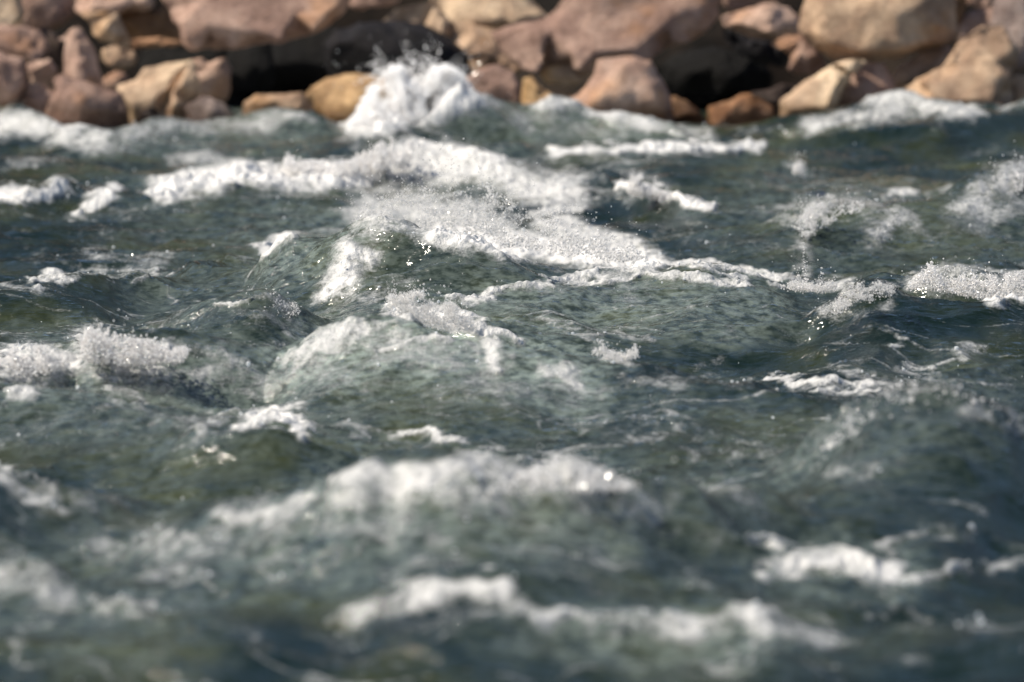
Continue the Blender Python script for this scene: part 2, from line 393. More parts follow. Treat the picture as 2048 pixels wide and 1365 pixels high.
B('brownish block left under the big round boulder', 'mauve', 31.5, [(1540,84),(1600,68),(1622,90),(1646,115),(1652,136),(1636,152),(1600,150),(1575,140),(1582,112)], .5)
B('big round boulder at the top right with tan and grey patches', 'tan', 31.3, [(1625,-70),(1875,-70),(1905,15),(1916,60),(1906,86),(1870,97),(1800,116),(1730,124),(1672,119),(1636,96),(1606,60),(1608,15)],
  .6, [(1650,20,.7),(1655,70,.8),(1720,40,1.1),(1740,85,1.0),(1800,78,1.05),(1840,40,.9),(1860,82,.5),(1760,-10,.8)])
B('dark rock wedged right of the big round boulder', 'brown', 31.9, [(1868,-60),(1942,-60),(1932,15),(1922,42),(1916,92),(1890,70)], .4)
B('small rock cut by the top edge near the right corner', 'mauve', 32.3, [(1925,-60),(2012,-60),(1998,10),(1962,20),(1935,8)], .5)
B('knobbly pink rock with a dark pocket at upper right', 'pink', 31.9, [(1914,62),(1924,36),(1945,23),(2000,14),(2014,42),(1980,62),(1948,70),(1932,86),(1915,84)], .5)
B('grey boulder filling the right edge of the photo', 'grey', 31.5, [(1985,30),(2012,-60),(2130,-60),(2130,150),(2060,152),(2030,148),(1995,132),(1965,102)], .5)
B('long tan slab sloping down to the foam at lower right', 'tan', 31.1, [(1795,235),(1806,186),(1838,160),(1880,140),(1900,110),(1916,90),(1960,60),(1998,50),(2034,98),(2020,140),(2016,152),(2027,175),(2020,240),(1940,250),(1880,250)],
  .30, flat=True, tilt=.7)
B('tan stone at the right edge by the waterline', 'tan', 31.1, [(2008,156),(2130,146),(2130,260),(2028,260),(2020,190)], .4)
B('leaning grey stone between the round boulder and the long slab', 'pink', 31.4, [(1784,154),(1800,134),(1832,114),(1862,100),(1900,96),(1910,116),(1892,140),(1846,162),(1797,174)],
  .5, [(1810,150,.8),(1850,125,1.0),(1872,110,1.05),(1890,125,.2)])
B('bright buff ridge of rock rising from the waterline', 'cream', 31.05, [(1556,250),(1566,200),(1600,170),(1662,130),(1714,119),(1732,125),(1702,150),(1688,178),(1668,245)],
  .6, [(1600,195,.8),(1650,160,1.0),(1700,132,.8),(1640,200,.9)])
B('mauve rock leaning against the bright buff ridge', 'mauve', 31.15, [(1682,158),(1728,125),(1766,130),(1787,165),(1800,230),(1700,240),(1650,240),(1664,190)], .45)
B('low orange brown rock at the waterline right of centre', 'orange', 31.0, [(1415,260),(1420,214),(1460,205),(1490,189),(1522,199),(1548,216),(1552,260)], .5)
B('dark red stone in the shade by the water', 'brown', 31.1, [(1300,205),(1350,192),(1402,222),(1424,262),(1320,265)], .4)
B('dark grey stone between the orange rock and the buff ridge', 'umber', 31.35, [(1500,186),(1560,172),(1604,166),(1585,205),(1565,245),(1530,240)], .4)

# ------------------------------------------------------------------ river surface
# crests: (points (px, py, height m), front width, back width)
CR = [
 ('left bank swell', [(-300,200,.12),(0,212,.12),(60,222,.12),(130,245,.10),(205,275,.05)], .30, .2),
 ('left bank riffle', [(225,268,.05),(300,246,.08),(400,240,.08),(500,231,.09),(560,221,.11),(610,227,.10),(690,262,.04)], .25, .2),
 ('plume wave', [(740,268,.10),(800,245,.13),(850,224,.16),(900,192,.21),(950,180,.22),(1000,195,.19),(1100,220,.13),(1230,255,.05)], .40, .25),
 ('right of plume', [(1040,222,.14),(1100,198,.18),(1160,194,.18),(1200,208,.16),(1270,238,.12),(1330,250,.10),(1420,276,.05)], .25, .2),
 ('right swell', [(1560,268,.05),(1640,248,.10),(1750,238,.13),(1850,230,.15),(1950,228,.15),(2048,205,.17),(2350,195,.17)], .45, .2),
 ('right swell foam', [(1600,240,.08),(1680,212,.14),(1740,196,.17),(1800,188,.18),(1850,198,.17),(1950,222,.13)], .2, .2),
 ('thin band', [(1040,306,.03),(1200,297,.06),(1300,291,.06),(1400,292,.06),(1530,292,.04)], .22, .2),
 ('long foam roll', [(300,385,.02),(360,358,.06),(420,338,.09),(500,326,.11),(600,320,.12),(690,322,.12),(760,296,.14),(820,280,.15),(900,292,.14),(1000,320,.12),(1080,345,.09),(1160,368,.05)], .28, .3),
 ('left foam', [(-250,405,.05),(-20,395,.06),(20,384,.07),(60,372,.08),(130,364,.08),(190,374,.03)], .22, .25),
 ('thin right', [(1170,360,.05),(1250,368,.07),(1320,385,.07),(1380,402,.07),(1440,420,.03)], .2, .2),
 ('mid right swell', [(1520,470,.06),(1600,430,.10),(1680,415,.12),(1780,420,.12),(1880,400,.14),(1960,355,.18),(2048,335,.19),(2300,340,.15)], .45, .35),
 ('left mid swell', [(-250,560,.06),(0,580,.07),(100,565,.09),(250,552,.10),(360,545,.08),(470,520,.05)], .35, .35),
 ('great crest', [(480,545,.06),(530,505,.14),(570,478,.19),(640,460,.22),(720,456,.23),(800,455,.23),(870,462,.23),(950,480,.21),(1050,505,.18),(1150,526,.15),(1250,537,.13),(1400,540,.12),(1500,550,.11),(1570,570,.09),(1700,580,.06)], .50, .55),
 ('pale shoulder', [(870,612,.05),(980,580,.09),(1080,558,.12),(1200,549,.13),(1350,548,.13),(1450,556,.12),(1620,590,.07)], .45, .3),
 ('left peak', [(270,675,.05),(330,648,.09),(400,618,.13),(470,600,.15),(530,590,.17),(575,602,.15),(640,640,.10),(720,640,.08)], .35, .3),
 ('right peak', [(980,662,.09),(1100,655,.11),(1200,660,.11),(1350,668,.10),(1500,658,.10),(1600,645,.10),(1650,615,.14),(1700,585,.17),(1745,563,.20),(1800,582,.18),(1860,592,.17),(1940,606,.16),(2048,614,.15),(2300,620,.12)], .40, .25),
 ('right back foam', [(1800,560,.11),(1860,535,.14),(1900,545,.13),(1980,560,.12),(2048,560,.12),(2200,560,.1)], .25, .3),
 ('left foam crest', [(-250,735,.10),(-20,715,.12),(40,702,.13),(90,705,.13),(140,722,.10),(160,690,.13),(185,650,.18),(215,658,.18),(250,668,.17),(330,662,.17),(420,680,.15),(500,705,.12),(580,728,.07)], .28, .25),
 ('mid crest', [(60,745,.08),(250,724,.10),(400,728,.09),(540,722,.09),(600,700,.12),(650,672,.15),(720,650,.18),(830,643,.19),(900,652,.19),(960,668,.17),(1010,660,.19),(1060,680,.17),(1130,706,.14),(1250,740,.12),(1400,765,.10),(1500,768,.09),(1600,785,.08),(1750,800,.06)], .50, .28),
 ('inner hump', [(700,745,.10),(780,690,.14),(860,675,.14),(960,740,.08)], .3, .2),
 ('second hump', [(960,800,.06),(1040,745,.11),(1110,725,.13),(1160,745,.11),(1240,790,.05)], .3, .2),
 ('small chop right', [(1560,770,.05),(1640,735,.10),(1700,740,.09),(1780,748,.09),(1900,735,.1),(2048,720,.10),(2250,730,.08)], .22, .2),
 ('left low', [(-200,790,.08),(40,790,.09),(200,800,.09),(330,830,.08),(450,860,.04)], .5, .3),
 ('near left peak', [(300,905,.05),(390,872,.09),(440,860,.105),(520,854,.11),(590,868,.10),(660,895,.07),(740,915,.05)], .35, .3),
 ('near right peak', [(1520,950,.06),(1600,915,.10),(1640,885,.14),(1690,826,.21),(1740,786,.245),(1800,760,.265),(1850,754,.27),(1900,770,.26),(1960,800,.24),(2048,838,.20),(2300,900,.10)], .50, .30),
 ('big near crest', [(120,1130,.05),(250,1078,.11),(350,1045,.14),(440,1018,.17),(560,996,.20),(640,985,.21),(690,952,.25),(740,938,.27),(790,962,.25),(820,935,.28),(900,916,.30),(960,915,.30),(1040,935,.28),(1100,920,.30),(1160,918,.30),(1210,948,.26),(1270,950,.25),(1330,985,.20),(1420,965,.20),(1520,985,.16),(1620,1010,.10)], .55, .4),
 ('near left edge', [(-300,910,.2),(-20,930,.20),(20,934,.20),(60,960,.17),(130,985,.14),(210,992,.12),(310,1040,.06)], .4, .3),
 ('near foam roll', [(660,1260,.05),(740,1200,.12),(820,1172,.15),(920,1155,.17),(1010,1158,.17),(1060,1182,.15),(1150,1208,.13),(1260,1230,.12),(1380,1235,.12),(1500,1212,.14),(1570,1228,.12),(1680,1275,.05)], .35, .3),
 ('near right roll', [(1440,1075,.08),(1500,1082,.10),(1580,1092,.10),(1700,1092,.10),(1780,1098,.09),(1840,1065,.12),(1890,1050,.11),(2000,1080,.06)], .3, .25),
 ('near left roll', [(-300,1120,.12),(0,1115,.14),(80,1120,.13),(150,1170,.1),(260,1190,.1),(330,1235,.05)], .4, .3),
 ('bottom swell', [(-300,1300,.06),(200,1290,.08),(500,1265,.08),(700,1300,.05)], .5, .4),
 ('bottom right swell', [(1700,1330,.06),(1850,1290,.09),(2048,1280,.1),(2300,1290,.08)], .5, .4),
]
def prep(cr):
    out = []
    for nm, pts, wf, wb in cr:
        Wp = np.array([at_height(px, py, h * (1.18 if 300 < py < 900 else 1.02)) for px, py, h in pts]); o = np.argsort(Wp[:, 0]); Wp = Wp[o]
        Q = []                                     # Catmull-Rom through the given crest points
        for i in range(len(Wp) - 1):
            p0, p1, p2, p3 = Wp[max(i - 1, 0)], Wp[i], Wp[i + 1], Wp[min(i + 2, len(Wp) - 1)]
            for t in np.arange(0, 1, 0.2):
                q = 0.5 * (2 * p1 + (p2 - p0) * t + (2 * p0 - 5 * p1 + 4 * p2 - p3) * t * t + (3 * p1 - p0 - 3 * p2 + p3) * t ** 3)
                q[0] = p1[0] + (p2[0] - p1[0]) * t; Q.append(q)
        Q.append(Wp[-1]); Wp = np.array(Q)
        # a calm crest line on plan; the height then follows from where the crest stands in the picture
        PXq, PYq = project(Wp[:, 0], Wp[:, 1], Wp[:, 2])
        cf = np.polyfit(Wp[:, 0], Wp[:, 1], 2, w=Wp[:, 2] + .02)
        ys_ = 0.8 * np.polyval(cf, Wp[:, 0]) + 0.2 * Wp[:, 1]
        rr = np.array([ray(a, b) for a, b in zip(PXq, PYq)])
        Wp = np.stack([rr[:, 0] / rr[:, 1] * ys_, ys_, np.clip(CAM_H + rr[:, 2] / rr[:, 1] * ys_, 0.015, .5)], -1)
        Wp = Wp[np.argsort(Wp[:, 0])]
        out.append(dict(x=Wp[:, 0], y=Wp[:, 1], h=Wp[:, 2].copy(), a=Wp[:, 2].copy(), wf=wf, wb=wb))
    return out
CW = prep(CR)
def ridge(c, X, Y):
    yc = np.interp(X, c['x'], c['y']); a = np.interp(X, c['x'], c['a'])
    dx = np.maximum(np.maximum(c['x'][0] - X, X - c['x'][-1]), 0)
    a = a * np.exp(-(dx / 0.22) ** 2)
    u = Y - yc
    u = np.where(u < 0, -u / c['wf'], u / c['wb'])
    return a * np.exp(-u ** 1.3)
def low(X, Y): return sum(ridge(c, X, Y) for c in CW)
for it in range(14):                                # crest amplitudes settle so that the sum reaches each wanted height
    for c in CW:
        t = low(c['x'], c['y']); c['a'] = np.clip(c['a'] + 0.6 * (c['h'] - t), 0.0, 0.5)
        if it > 8 or it % 2:
            p_ = np.pad(c['a'], 2, 'edge'); c['a'] = (p_[:-4] + 2 * p_[1:-3] + 3 * p_[2:-2] + 2 * p_[3:-1] + p_[4:]) / 9

# foam strokes: points (px, py), radius px, strength
FS = [
 # far water along the bank
 ([(-100,245),(40,250),(120,262),(200,280)], 34, .72), ([(130,268),(260,280)], 16, .45),
 ([(250,270),(300,262),(400,255),(520,250),(560,230)], 26, .58), ([(560,228),(620,236)], 12, .6), ([(230,295),(420,285)], 14, .4),
 ([(730,235),(780,225),(850,205),(920,180)], 44, 1.05), ([(940,190),(1010,215),(1060,260)], 18, .55), ([(980,200),(1100,240),(1250,280)], 22, .45),
 ([(1080,205),(1160,205),(1230,232),(1300,252)], 18, .72), ([(1280,250),(1420,272)], 14, .6), ([(1000,250),(1150,265),(1300,280)], 20, .35),
 ([(1620,250),(1680,240),(1750,232),(1800,215)], 20, .68), ([(1740,205),(1800,200),(1860,212),(1940,226)], 20, .72), ([(1450,262),(1600,262)], 16, .35),
 ([(1100,308),(1200,300),(1300,297),(1420,298),(1520,294)], 9, .95), ([(1080,315),(1300,306)], 18, .45),
 ([(1700,232),(1940,228)], 12, .5), ([(2000,215),(2060,205)], 10, .6),
 # long roll
 ([(330,382),(400,362),(480,350),(560,352),(640,352),(720,350)], 26, 1.05), ([(720,345),(780,310),(830,296)], 26, .85),
 ([(350,322),(420,312),(470,330)], 16, .62), ([(800,330),(900,330),(980,345),(1050,372),(1140,385)], 42, .80), ([(740,390),(860,380)], 30, .6),
 ([(820,292),(900,300),(1000,325)], 14, .9), ([(1040,392),(1150,400),(1250,395)], 22, .45),
 ([(-60,398),(20,392),(80,388),(130,372)], 16, .92), ([(0,380),(20,375)], 10, .7),
 ([(165,425),(190,395),(225,382)], 13, .88), ([(0,330),(130,325)], 12, .35), ([(150,440),(300,420)], 22, .35), ([(30,325),(110,322)], 9, .5),
 ([(1240,372),(1290,385),(1340,395),(1425,417)], 9, 1.0), ([(1250,345),(1340,370)], 20, .5), ([(1120,350),(1240,365)], 18, .35),
 ([(1580,330),(1600,325)], 10, .55), ([(1520,355),(1700,372),(1850,380)], 26, .36), ([(1780,385),(1830,392)], 7, .8),
 ([(1580,430),(1650,405),(1720,400),(1800,440)], 34, .52), ([(1600,430),(1660,405)], 22, .65), ([(1760,470),(1800,430)], 22, .6),
 ([(1950,420),(1990,370),(2048,345)], 34, .68), ([(1960,440),(2060,400)], 30, .52), ([(1850,470),(2050,470)], 26, .35),
 ([(1590,500),(1600,460),(1610,550)], 14, .6), ([(1320,470),(1560,500)], 30, .33),
 # great crest: foam behind and along it
 ([(740,430),(830,425),(920,430),(1000,465)], 50, .74), ([(900,465),(1000,490),(1100,500),(1200,515),(1290,520)], 30, 1.05), ([(1070,430),(1150,420)], 12, .85), ([(1100,450),(1200,480),(1270,500)], 26, .85),
 ([(1300,520),(1400,533),(1500,546),(1560,562)], 9, .85), ([(1560,562),(1640,572),(1700,575)], 13, .75),
 ([(660,585),(680,540),(700,505),(740,510)], 26, .90), ([(665,590),(760,590)], 18, .6), ([(700,470),(720,500)], 16, .5),
 ([(530,500),(560,482),(580,478)], 14, .9), ([(590,470),(700,460),(840,458)], 9, .5), ([(560,490),(640,490)], 25, .28),
 ([(60,568),(90,560),(120,548),(150,560)], 10, .85), ([(130,550),(230,545),(310,545)], 10, .6), ([(180,510),(260,520),(340,515)], 16, .5), ([(260,560),(330,545)], 6, .7),
 ([(150,470),(350,500)], 26, .30), ([(60,520),(330,530)], 22, .36),
 # pale shoulder
 ([(910,602),(1000,585),(1080,565),(1180,556),(1300,552),(1400,556),(1480,565)], 8, .82), ([(1040,575),(1200,580),(1350,590)], 22, .42), ([(1200,600),(1500,590)], 30, .30),
 # left peak
 ([(430,608),(490,598)], 5, .8), ([(500,595),(550,600),(580,620)], 16, .62), ([(290,655),(420,630)], 10, .45), ([(480,640),(560,640),(600,650)], 24, .42), ([(440,680),(560,690)], 14, .42),
 # splash in the middle
 ([(790,625),(840,628),(900,640),(950,655)], 20, .95),
 # left foam crest
 ([(-60,735),(20,725),(80,722),(130,735)], 32, .92), ([(170,690),(200,690),(260,700),(330,705)], 30, .80), ([(340,690),(430,705),(480,730)], 24, .58),
 ([(150,735),(250,735),(330,738)], 9, .75), ([(80,760),(200,750),(300,755),(420,745)], 14, .62), ([(360,760),(460,770),(560,760)], 16, .50), ([(480,725),(590,725)], 8, .6),
 # mid crest
 ([(570,730),(620,700),(660,675),(720,655)], 17, .80), ([(700,650),(800,645)], 9, .7), ([(600,740),(680,700),(760,690)], 22, .52), ([(760,700),(820,685),(900,685)], 12, .78), ([(700,735),(780,710)], 20, .5),
 ([(950,668),(1000,668),(1040,680)], 13, 1.0), ([(975,680),(990,720),(1000,740)], 14, .82), ([(940,700),(985,735)], 24, .52), ([(1010,690),(1090,720)], 20, .4),
 ([(1080,735),(1130,735),(1160,765)], 16, .68), ([(1040,770),(1140,780)], 24, .38), ([(560,790),(760,770),(900,780)], 26, .42), ([(480,780),(520,785)], 12, .6),
 ([(1230,770),(1300,755),(1360,775)], 22, .52), ([(1190,690),(1210,710),(1260,730)], 12, .68), ([(1380,760),(1500,765)], 12, .45), ([(1560,760),(1640,772),(1740,775)], 9, .85), ([(1640,770),(1790,775)], 10, .65),
 ([(1670,745),(1720,750)], 10, .65), ([(1810,735),(1850,738)], 8, .65), ([(1920,705),(1970,700)], 14, .62), ([(1740,760),(1900,765),(2048,770)], 14, .5), ([(1400,740),(1440,720)], 10, .5),
 ([(1640,630),(1690,600),(1740,575),(1780,580)], 15, .62), ([(1650,640),(1780,610)], 14, .5), ([(1100,660),(1250,665),(1300,680)], 8, .55),
 ([(1830,565),(1880,545),(1960,560),(2060,565)], 26, .72), ([(1980,600),(2060,598)], 11, 1.05), ([(1870,580),(1990,590)], 14, .55),
 ([(1320,690),(1460,660)], 10, .33), ([(1770,690),(1810,688)], 4, .7),
 # lower left mid
 ([(30,790),(60,795)], 13, .80), ([(-40,810),(30,810)], 10, .5), ([(210,795),(270,800),(300,820)], 14, .58), ([(300,830),(400,850)], 20, .45),
 ([(490,850),(530,835),(580,838),(610,870)], 18, 1.0), ([(390,855),(440,830),(480,825)], 12, .62), ([(760,870),(850,865),(920,880)], 10, .85), ([(680,855),(780,860)], 12, .5),
 ([(950,905),(1010,900)], 10, .55), ([(880,830),(1200,830)], 20, .30), ([(1210,830),(1300,850)], 14, .42), ([(600,800),(1000,820)], 30, .3),
 # near right peak
 ([(1650,890),(1720,830),(1790,800),(1860,795)], 44, .34), ([(1700,960),(1800,900)], 40, .30), ([(1940,820),(2000,835),(2060,855)], 20, .62), ([(1840,780),(1900,800)], 14, .40), ([(1650,940),(1720,930)], 26, .5),
 ([(1250,880),(1330,880)], 14, .48), ([(1400,880),(1500,900),(1600,920)], 26, .42), ([(1330,990),(1450,980),(1520,1030)], 32, .46),
 # big near crest
 ([(820,960),(900,945),(960,945)], 34, .88), ([(960,950),(1040,965),(1100,945),(1160,945)], 30, .80), ([(1180,965),(1250,985),(1320,1010)], 16, .6), ([(830,1000),(1000,1000),(1150,990)], 30, .55),
 ([(690,970),(740,955),(780,985)], 26, .80), ([(640,1010),(740,1010),(800,1050)], 40, .56), ([(450,1040),(540,1020),(620,1005)], 24, .74), ([(440,1060),(560,1060)], 28, .5),
 ([(220,1080),(320,1070),(420,1085)], 30, .58), ([(300,1140),(420,1155)], 16, .60), ([(500,1120),(600,1110)], 24, .48), ([(800,1040),(880,1080),(860,1120)], 24, .5), ([(900,1030),(1100,1030),(1250,1050)], 36, .40),
 ([(140,1050),(200,1000)], 30, .45), ([(-60,960),(20,960),(60,985),(100,1000)], 28, .74), ([(120,1000),(220,1010)], 16, .5), ([(1260,1000),(1420,1060)], 40, .38),
 # near rolls
 ([(700,1235),(820,1200),(950,1190),(1060,1215),(1200,1245),(1350,1262),(1500,1250),(1660,1275)], 30, .68), ([(740,1220),(800,1200)], 18, .62), ([(850,1192),(930,1182)], 32, .86), ([(960,1178),(1000,1180)], 24, .95), ([(1030,1192),(1050,1205)], 16, .6), ([(1090,1238),(1120,1236)], 22, .85), ([(1160,1238),(1200,1242)], 15, .6),
 ([(1250,1250),(1290,1262)], 26, .74), ([(1350,1262),(1385,1255)], 26, .86), ([(1430,1262),(1450,1262)], 14, .5), ([(1490,1245),(1530,1240)], 32, .92), ([(1590,1258),(1650,1272)], 18, .60), ([(900,1215),(1010,1220)], 26, .5),
 ([(830,970),(1000,970),(1160,965)], 44, .70), ([(660,1000),(740,985),(800,1005)], 38, .66), ([(460,1060),(620,1045),(800,1070)], 38, .52), ([(230,1100),(420,1110)], 36, .52), ([(1180,1010),(1300,1040)], 40, .5),
 ([(120,745),(300,748),(500,755),(700,745)], 30, .50), ([(760,720),(900,710),(1000,720)], 34, .52), ([(950,770),(1100,770),(1200,790)], 30, .48), ([(620,700),(700,680),(800,670)], 22, .62), ([(30,860),(250,840),(420,870)], 40, .34), ([(780,1150),(900,1130)], 22, .45),
 ([(1500,1085),(1600,1100),(1700,1105)], 10, .8), ([(1540,1135),(1640,1130),(1720,1130),(1780,1135)], 26, .95), ([(1800,1145),(1940,1142)], 10, .75), ([(1780,1095),(1850,1065)], 12, .65), ([(1990,1130),(2060,1110)], 14, .6),
 ([(1870,1000),(1960,1020)], 10, .5), ([(1850,1060),(1930,1070)], 14, .45),
 ([(-60,1160),(20,1150),(90,1165),(110,1210)], 40, .60), ([(200,1205),(300,1210)], 20, .66), ([(20,1260),(60,1250)], 18, .45), ([(330,1310),(390,1320)], 16, .4), ([(490,1290),(520,1295)], 18, .45),
 ([(1420,1335),(1480,1345)], 22, .5), ([(1760,1240),(1850,1240)], 12, .50), ([(1930,1250),(2060,1260)], 14, .48), ([(1780,1320),(1830,1325)], 14, .42),
]
AER = [ ([(590,725),(750,695),(900,690),(1060,725),(1150,770)], 50, .80), ([(1100,1240),(1500,1260)], 50, .4),  # aerated, milky water
 ([(950,600),(1100,610),(1300,610),(1500,610)], 45, .46), ([(560,520),(640,500),(720,480)], 60, .42), ([(620,580),(800,540),(1000,560)], 60, .26), ([(600,560),(500,560),(330,580)], 50, .25),
 ([(100,760),(300,760),(560,760),(800,730),(1000,730)], 60, .45), ([(1000,790),(1200,800),(1500,830)], 40, .26), ([(400,700),(560,715)], 30, .3),
 ([(0,830),(300,860),(700,850),(1200,840)], 60, .22), ([(300,420),(900,420)], 60, .2), ([(1000,250),(1300,270)], 50, .3), ([(200,270),(600,260)], 40, .3),
 ([(700,1000),(900,1020),(1200,1020)], 80, .42), ([(250,1100),(500,1080),(700,1100)], 70, .3), ([(1400,990),(1700,930),(1900,850)], 90, .22), ([(1650,1000),(2000,980)], 80, .12),
 ([(1500,400),(1700,450),(2000,450)], 80, .2), ([(0,1180),(300,1220)], 80, .25), ([(1100,1230),(1600,1250)], 70, .2), ([(1550,1130),(1800,1140)], 40, .4),
]
def fade(py): return float(np.interp(py, [0, 280, 420, 620, 720, 1000, 1365], [1.06, 1.08, 1.04, .95, .97, .96, .92]))
def stroke_field(PX, PY, strokes, soft=1.0, vs=1.0):
    out = np.zeros(PX.shape, np.float32)
    for pts, r, s in strokes:
        P = np.array(pts, float); R2 = r * 3.4 * soft
        m = (PX > P[:, 0].min() - R2) & (PX < P[:, 0].max() + R2) & (PY > P[:, 1].min() - R2) & (PY < P[:, 1].max() + R2)
        idx = np.nonzero(m)
        if len(idx[0]) == 0: continue
        x = PX[idx]; y = PY[idx]; best = np.full(x.shape, 1e9, np.float32)
        for a, b in zip(P[:-1], P[1:]):
            ab = b - a; t = np.clip(((x - a[0]) * ab[0] + (y - a[1]) * ab[1]) / max(ab @ ab, 1e-6), 0, 1)
            dd = np.hypot((x - a[0] - t * ab[0]) * 0.75, (y - a[1] - t * ab[1]))
            best = np.minimum(best, dd)
        r = r * 1.12; v = s * fade(P[:, 1].mean()) * (1 - sstep(0.10, 1.85 * soft, best / r))
        v = np.maximum(v, 0.50 * min(s, .8) * (1 - sstep(0.3, 2.6, best / r)))
        out[idx] = np.maximum(out[idx], v)
    return out

def river():
    # fan-shaped grid, fine over the visible reach, coarse towards its edges
    sc_ = np.linspace(-0.0775, 0.0775, 1180)
    so_ = 0.0775 * 1.35 ** np.arange(1, 15)
    s = np.concatenate([-so_[::-1], sc_, so_])
    ynear = np.array([-6, -2, 2, 5, 8, 10, 11.5, 12.3]); y1 = np.arange(12.8, 16, 0.0080); y2 = np.arange(16, 23, 0.0070); y3 = np.arange(23, 31.3, 0.0125)
    ys = np.concatenate([ynear, y1, y2, y3, [31.5, 32.5]])
    Sg, Y = np.meshgrid(s.astype(np.float32), ys.astype(np.float32))
    X = Sg * np.maximum(Y, 8.0)
    wX = fbm(X, Y, 1.9, 3, 151) * 0.035; wY = fbm(X, Y, 1.6, 3, 161) * 0.07
    Z = low(X + wX, Y + wY).astype(np.float32)
    Z = Z * (1 + 0.13 * fbm(X, Y, 2.6, 2, 171))
    Z = Z + (0.30 - np.abs(fbm(X * 0.6 + 0.1 * pnoise(X * 3, Y * 3, 5), Y, 2.3, 2, 191))) * 0.060 * sstep(0.0, 1.2, 31.0 - Y)
    chop = fbm(X + 0.15 * pnoise(X * 2, Y * 2, 50), Y * 1.1, 1.5, 2, 11) * 0.026
    c2 = (1 - np.abs(fbm(X * 0.9, Y, 4.2, 2, 21)) * 1.6) * 0.0095
    c3 = (1 - np.abs(fbm(X, Y, 13.0, 2, 31)) * 1.5) * 0.0032
    c4 = fbm(X, Y, 38.0, 2, 41) * 0.0009
    Z = Z + chop * 0.8 + c2 - 0.004 + c3 + c4
    PX, PY = project(X, Y, Z)
    foam = stroke_field(PX, PY, FS)
    # ragged outlines: warp the lookup
    Zq = 0
    wx = fbm(X, Y, 5.0, 4, 61) * 26 * (21 / np.maximum(Y, 8)); wy = fbm(X, Y, 7.0, 4, 71) * 15 * (21 / np.maximum(Y, 8)) ** 1.5
    foam = np.maximum(stroke_field(PX + wx, PY + wy, FS) , foam * 0.55)
    aer = stroke_field(PX + 2 * wx, PY + 2 * wy, AER, 1.3)
    aer = np.clip(aer * 1.05 - 0.01 + 0.09 * fbm(X, Y, 1.1, 3, 91), 0, 1)
    bgf = np.clip(fbm(X, Y * 1.6, 1.3, 4, 81) * 0.5 + 0.08, 0, .30)
    # strings of lace left behind the breakers, drawn out along the current
    fx = X + 0.25 * pnoise(X * 1.7, Y * 1.7, 201); fy = Y + 0.18 * pnoise(X * 2.1, Y * 2.1, 202)
    fil = np.clip(1 - np.abs(fbm(fx * 0.55, fy * 1.25, 3.0, 3, 211)) * 6.5, 0, 1)
    fm = sstep(-0.05, 0.45, fbm(X, Y * 1.4, 0.8, 2, 221) + 0.16 * np.exp(-((Y - 18.5) / 1.6) ** 2) + 0.35 * aer)
    foam = np.maximum(foam, fil * fm * 0.58)
    foam = np.maximum(foam, bgf)
    # frothy lumps and spiky tops where the foam is dense
    k = np.clip(foam - 0.45, 0, 0.6) / 0.6
    lump = (np.abs(fbm(X, Y, 8.0, 3, 101)) * 0.045 + np.abs(fbm(X, Y, 24.0, 3, 111)) * 0.022)
    spike = np.clip(fbm(X, Y * 0.5, 20.0, 3, 121) - 0.25, 0, 1) ** 1.3 * 0.05
    Z = Z + k * (lump * 0.5 + spike * 0.25)
    X = X + k * fbm(X, Y, 18, 2, 131) * 0.012; Y = Y + k * fbm(X, Y, 18, 2, 141) * 0.016
    n, m = len(s), len(ys); I = np.arange(n * m, dtype=np.int32).reshape(m, n)
    Fc = np.stack([I[:-1, :-1], I[:-1, 1:], I[1:, 1:], I[1:, :-1]], -1).reshape(-1, 4)
    o = big_mesh('river_water', np.stack([X, Y, Z], -1).reshape(-1, 3), Fc, M_WATER, dict(foam=foam, aeration=aer))
    tag(o, kind='structure')
    return dict(s=s, ys=ys, Z=Z, X=X, Y=Y, foam=foam, PX=PX, PY=PY)
RV = river()

# ------------------------------------------------------------------ splashes and spray
def ico(sub):
    bm = bmesh.new(); bmesh.ops.create_icosphere(bm, subdivisions=sub, radius=1)
    v = np.array([p.co for p in bm.verts]); f = np.array([[q.index for q in p.verts] for p in bm.faces]); bm.free(); return v, f
ICO1, ICO2 = ico(1), ico(2)
OCT = (np.array([(1,0,0),(-1,0,0),(0,1,0),(0,-1,0),(0,0,1),(0,0,-1)], float), np.array([(0,2,4),(2,1,4),(1,3,4),(3,0,4),(2,0,5),(1,2,5),(3,1,5),(0,3,5)]))
def cloud(name, C, rad, mat, rng, lumpy=0.25, sub=1, stretch=None):
    if sub == 1 and len(C) > 3000:                  # the finest drops need fewer faces
        sm = rad < np.quantile(rad, .8)
        a = blob(C[sm], rad[sm] * 1.1, rng, lumpy, OCT); b = blob(C[~sm], rad[~sm], rng, lumpy, ICO1)
        return big_mesh(name, np.concatenate([a[0], b[0]]), np.concatenate([a[1], b[1] + len(a[0])]), mat, smooth=False)
    return big_mesh(name, *blob(C, rad, rng, lumpy, ICO1 if sub == 1 else ICO2), mat, smooth=False)
def blob(C, rad, rng, lumpy, base):
    bv, bf = base
    n = len(C)
    V = bv[None] * (1 + lumpy * (rng.rand(n, len(bv), 1) - .5) * 2)
    V = V * (1 + 0.45 * (rng.rand(n, 1, 3) - .5) * 2)
    V = V * rad[:, None, None] + C[:, None]
    Fc = bf[None] + (np.arange(n) * len(bv))[:, None, None]
    return V.reshape(-1, 3), Fc.reshape(-1, 3)

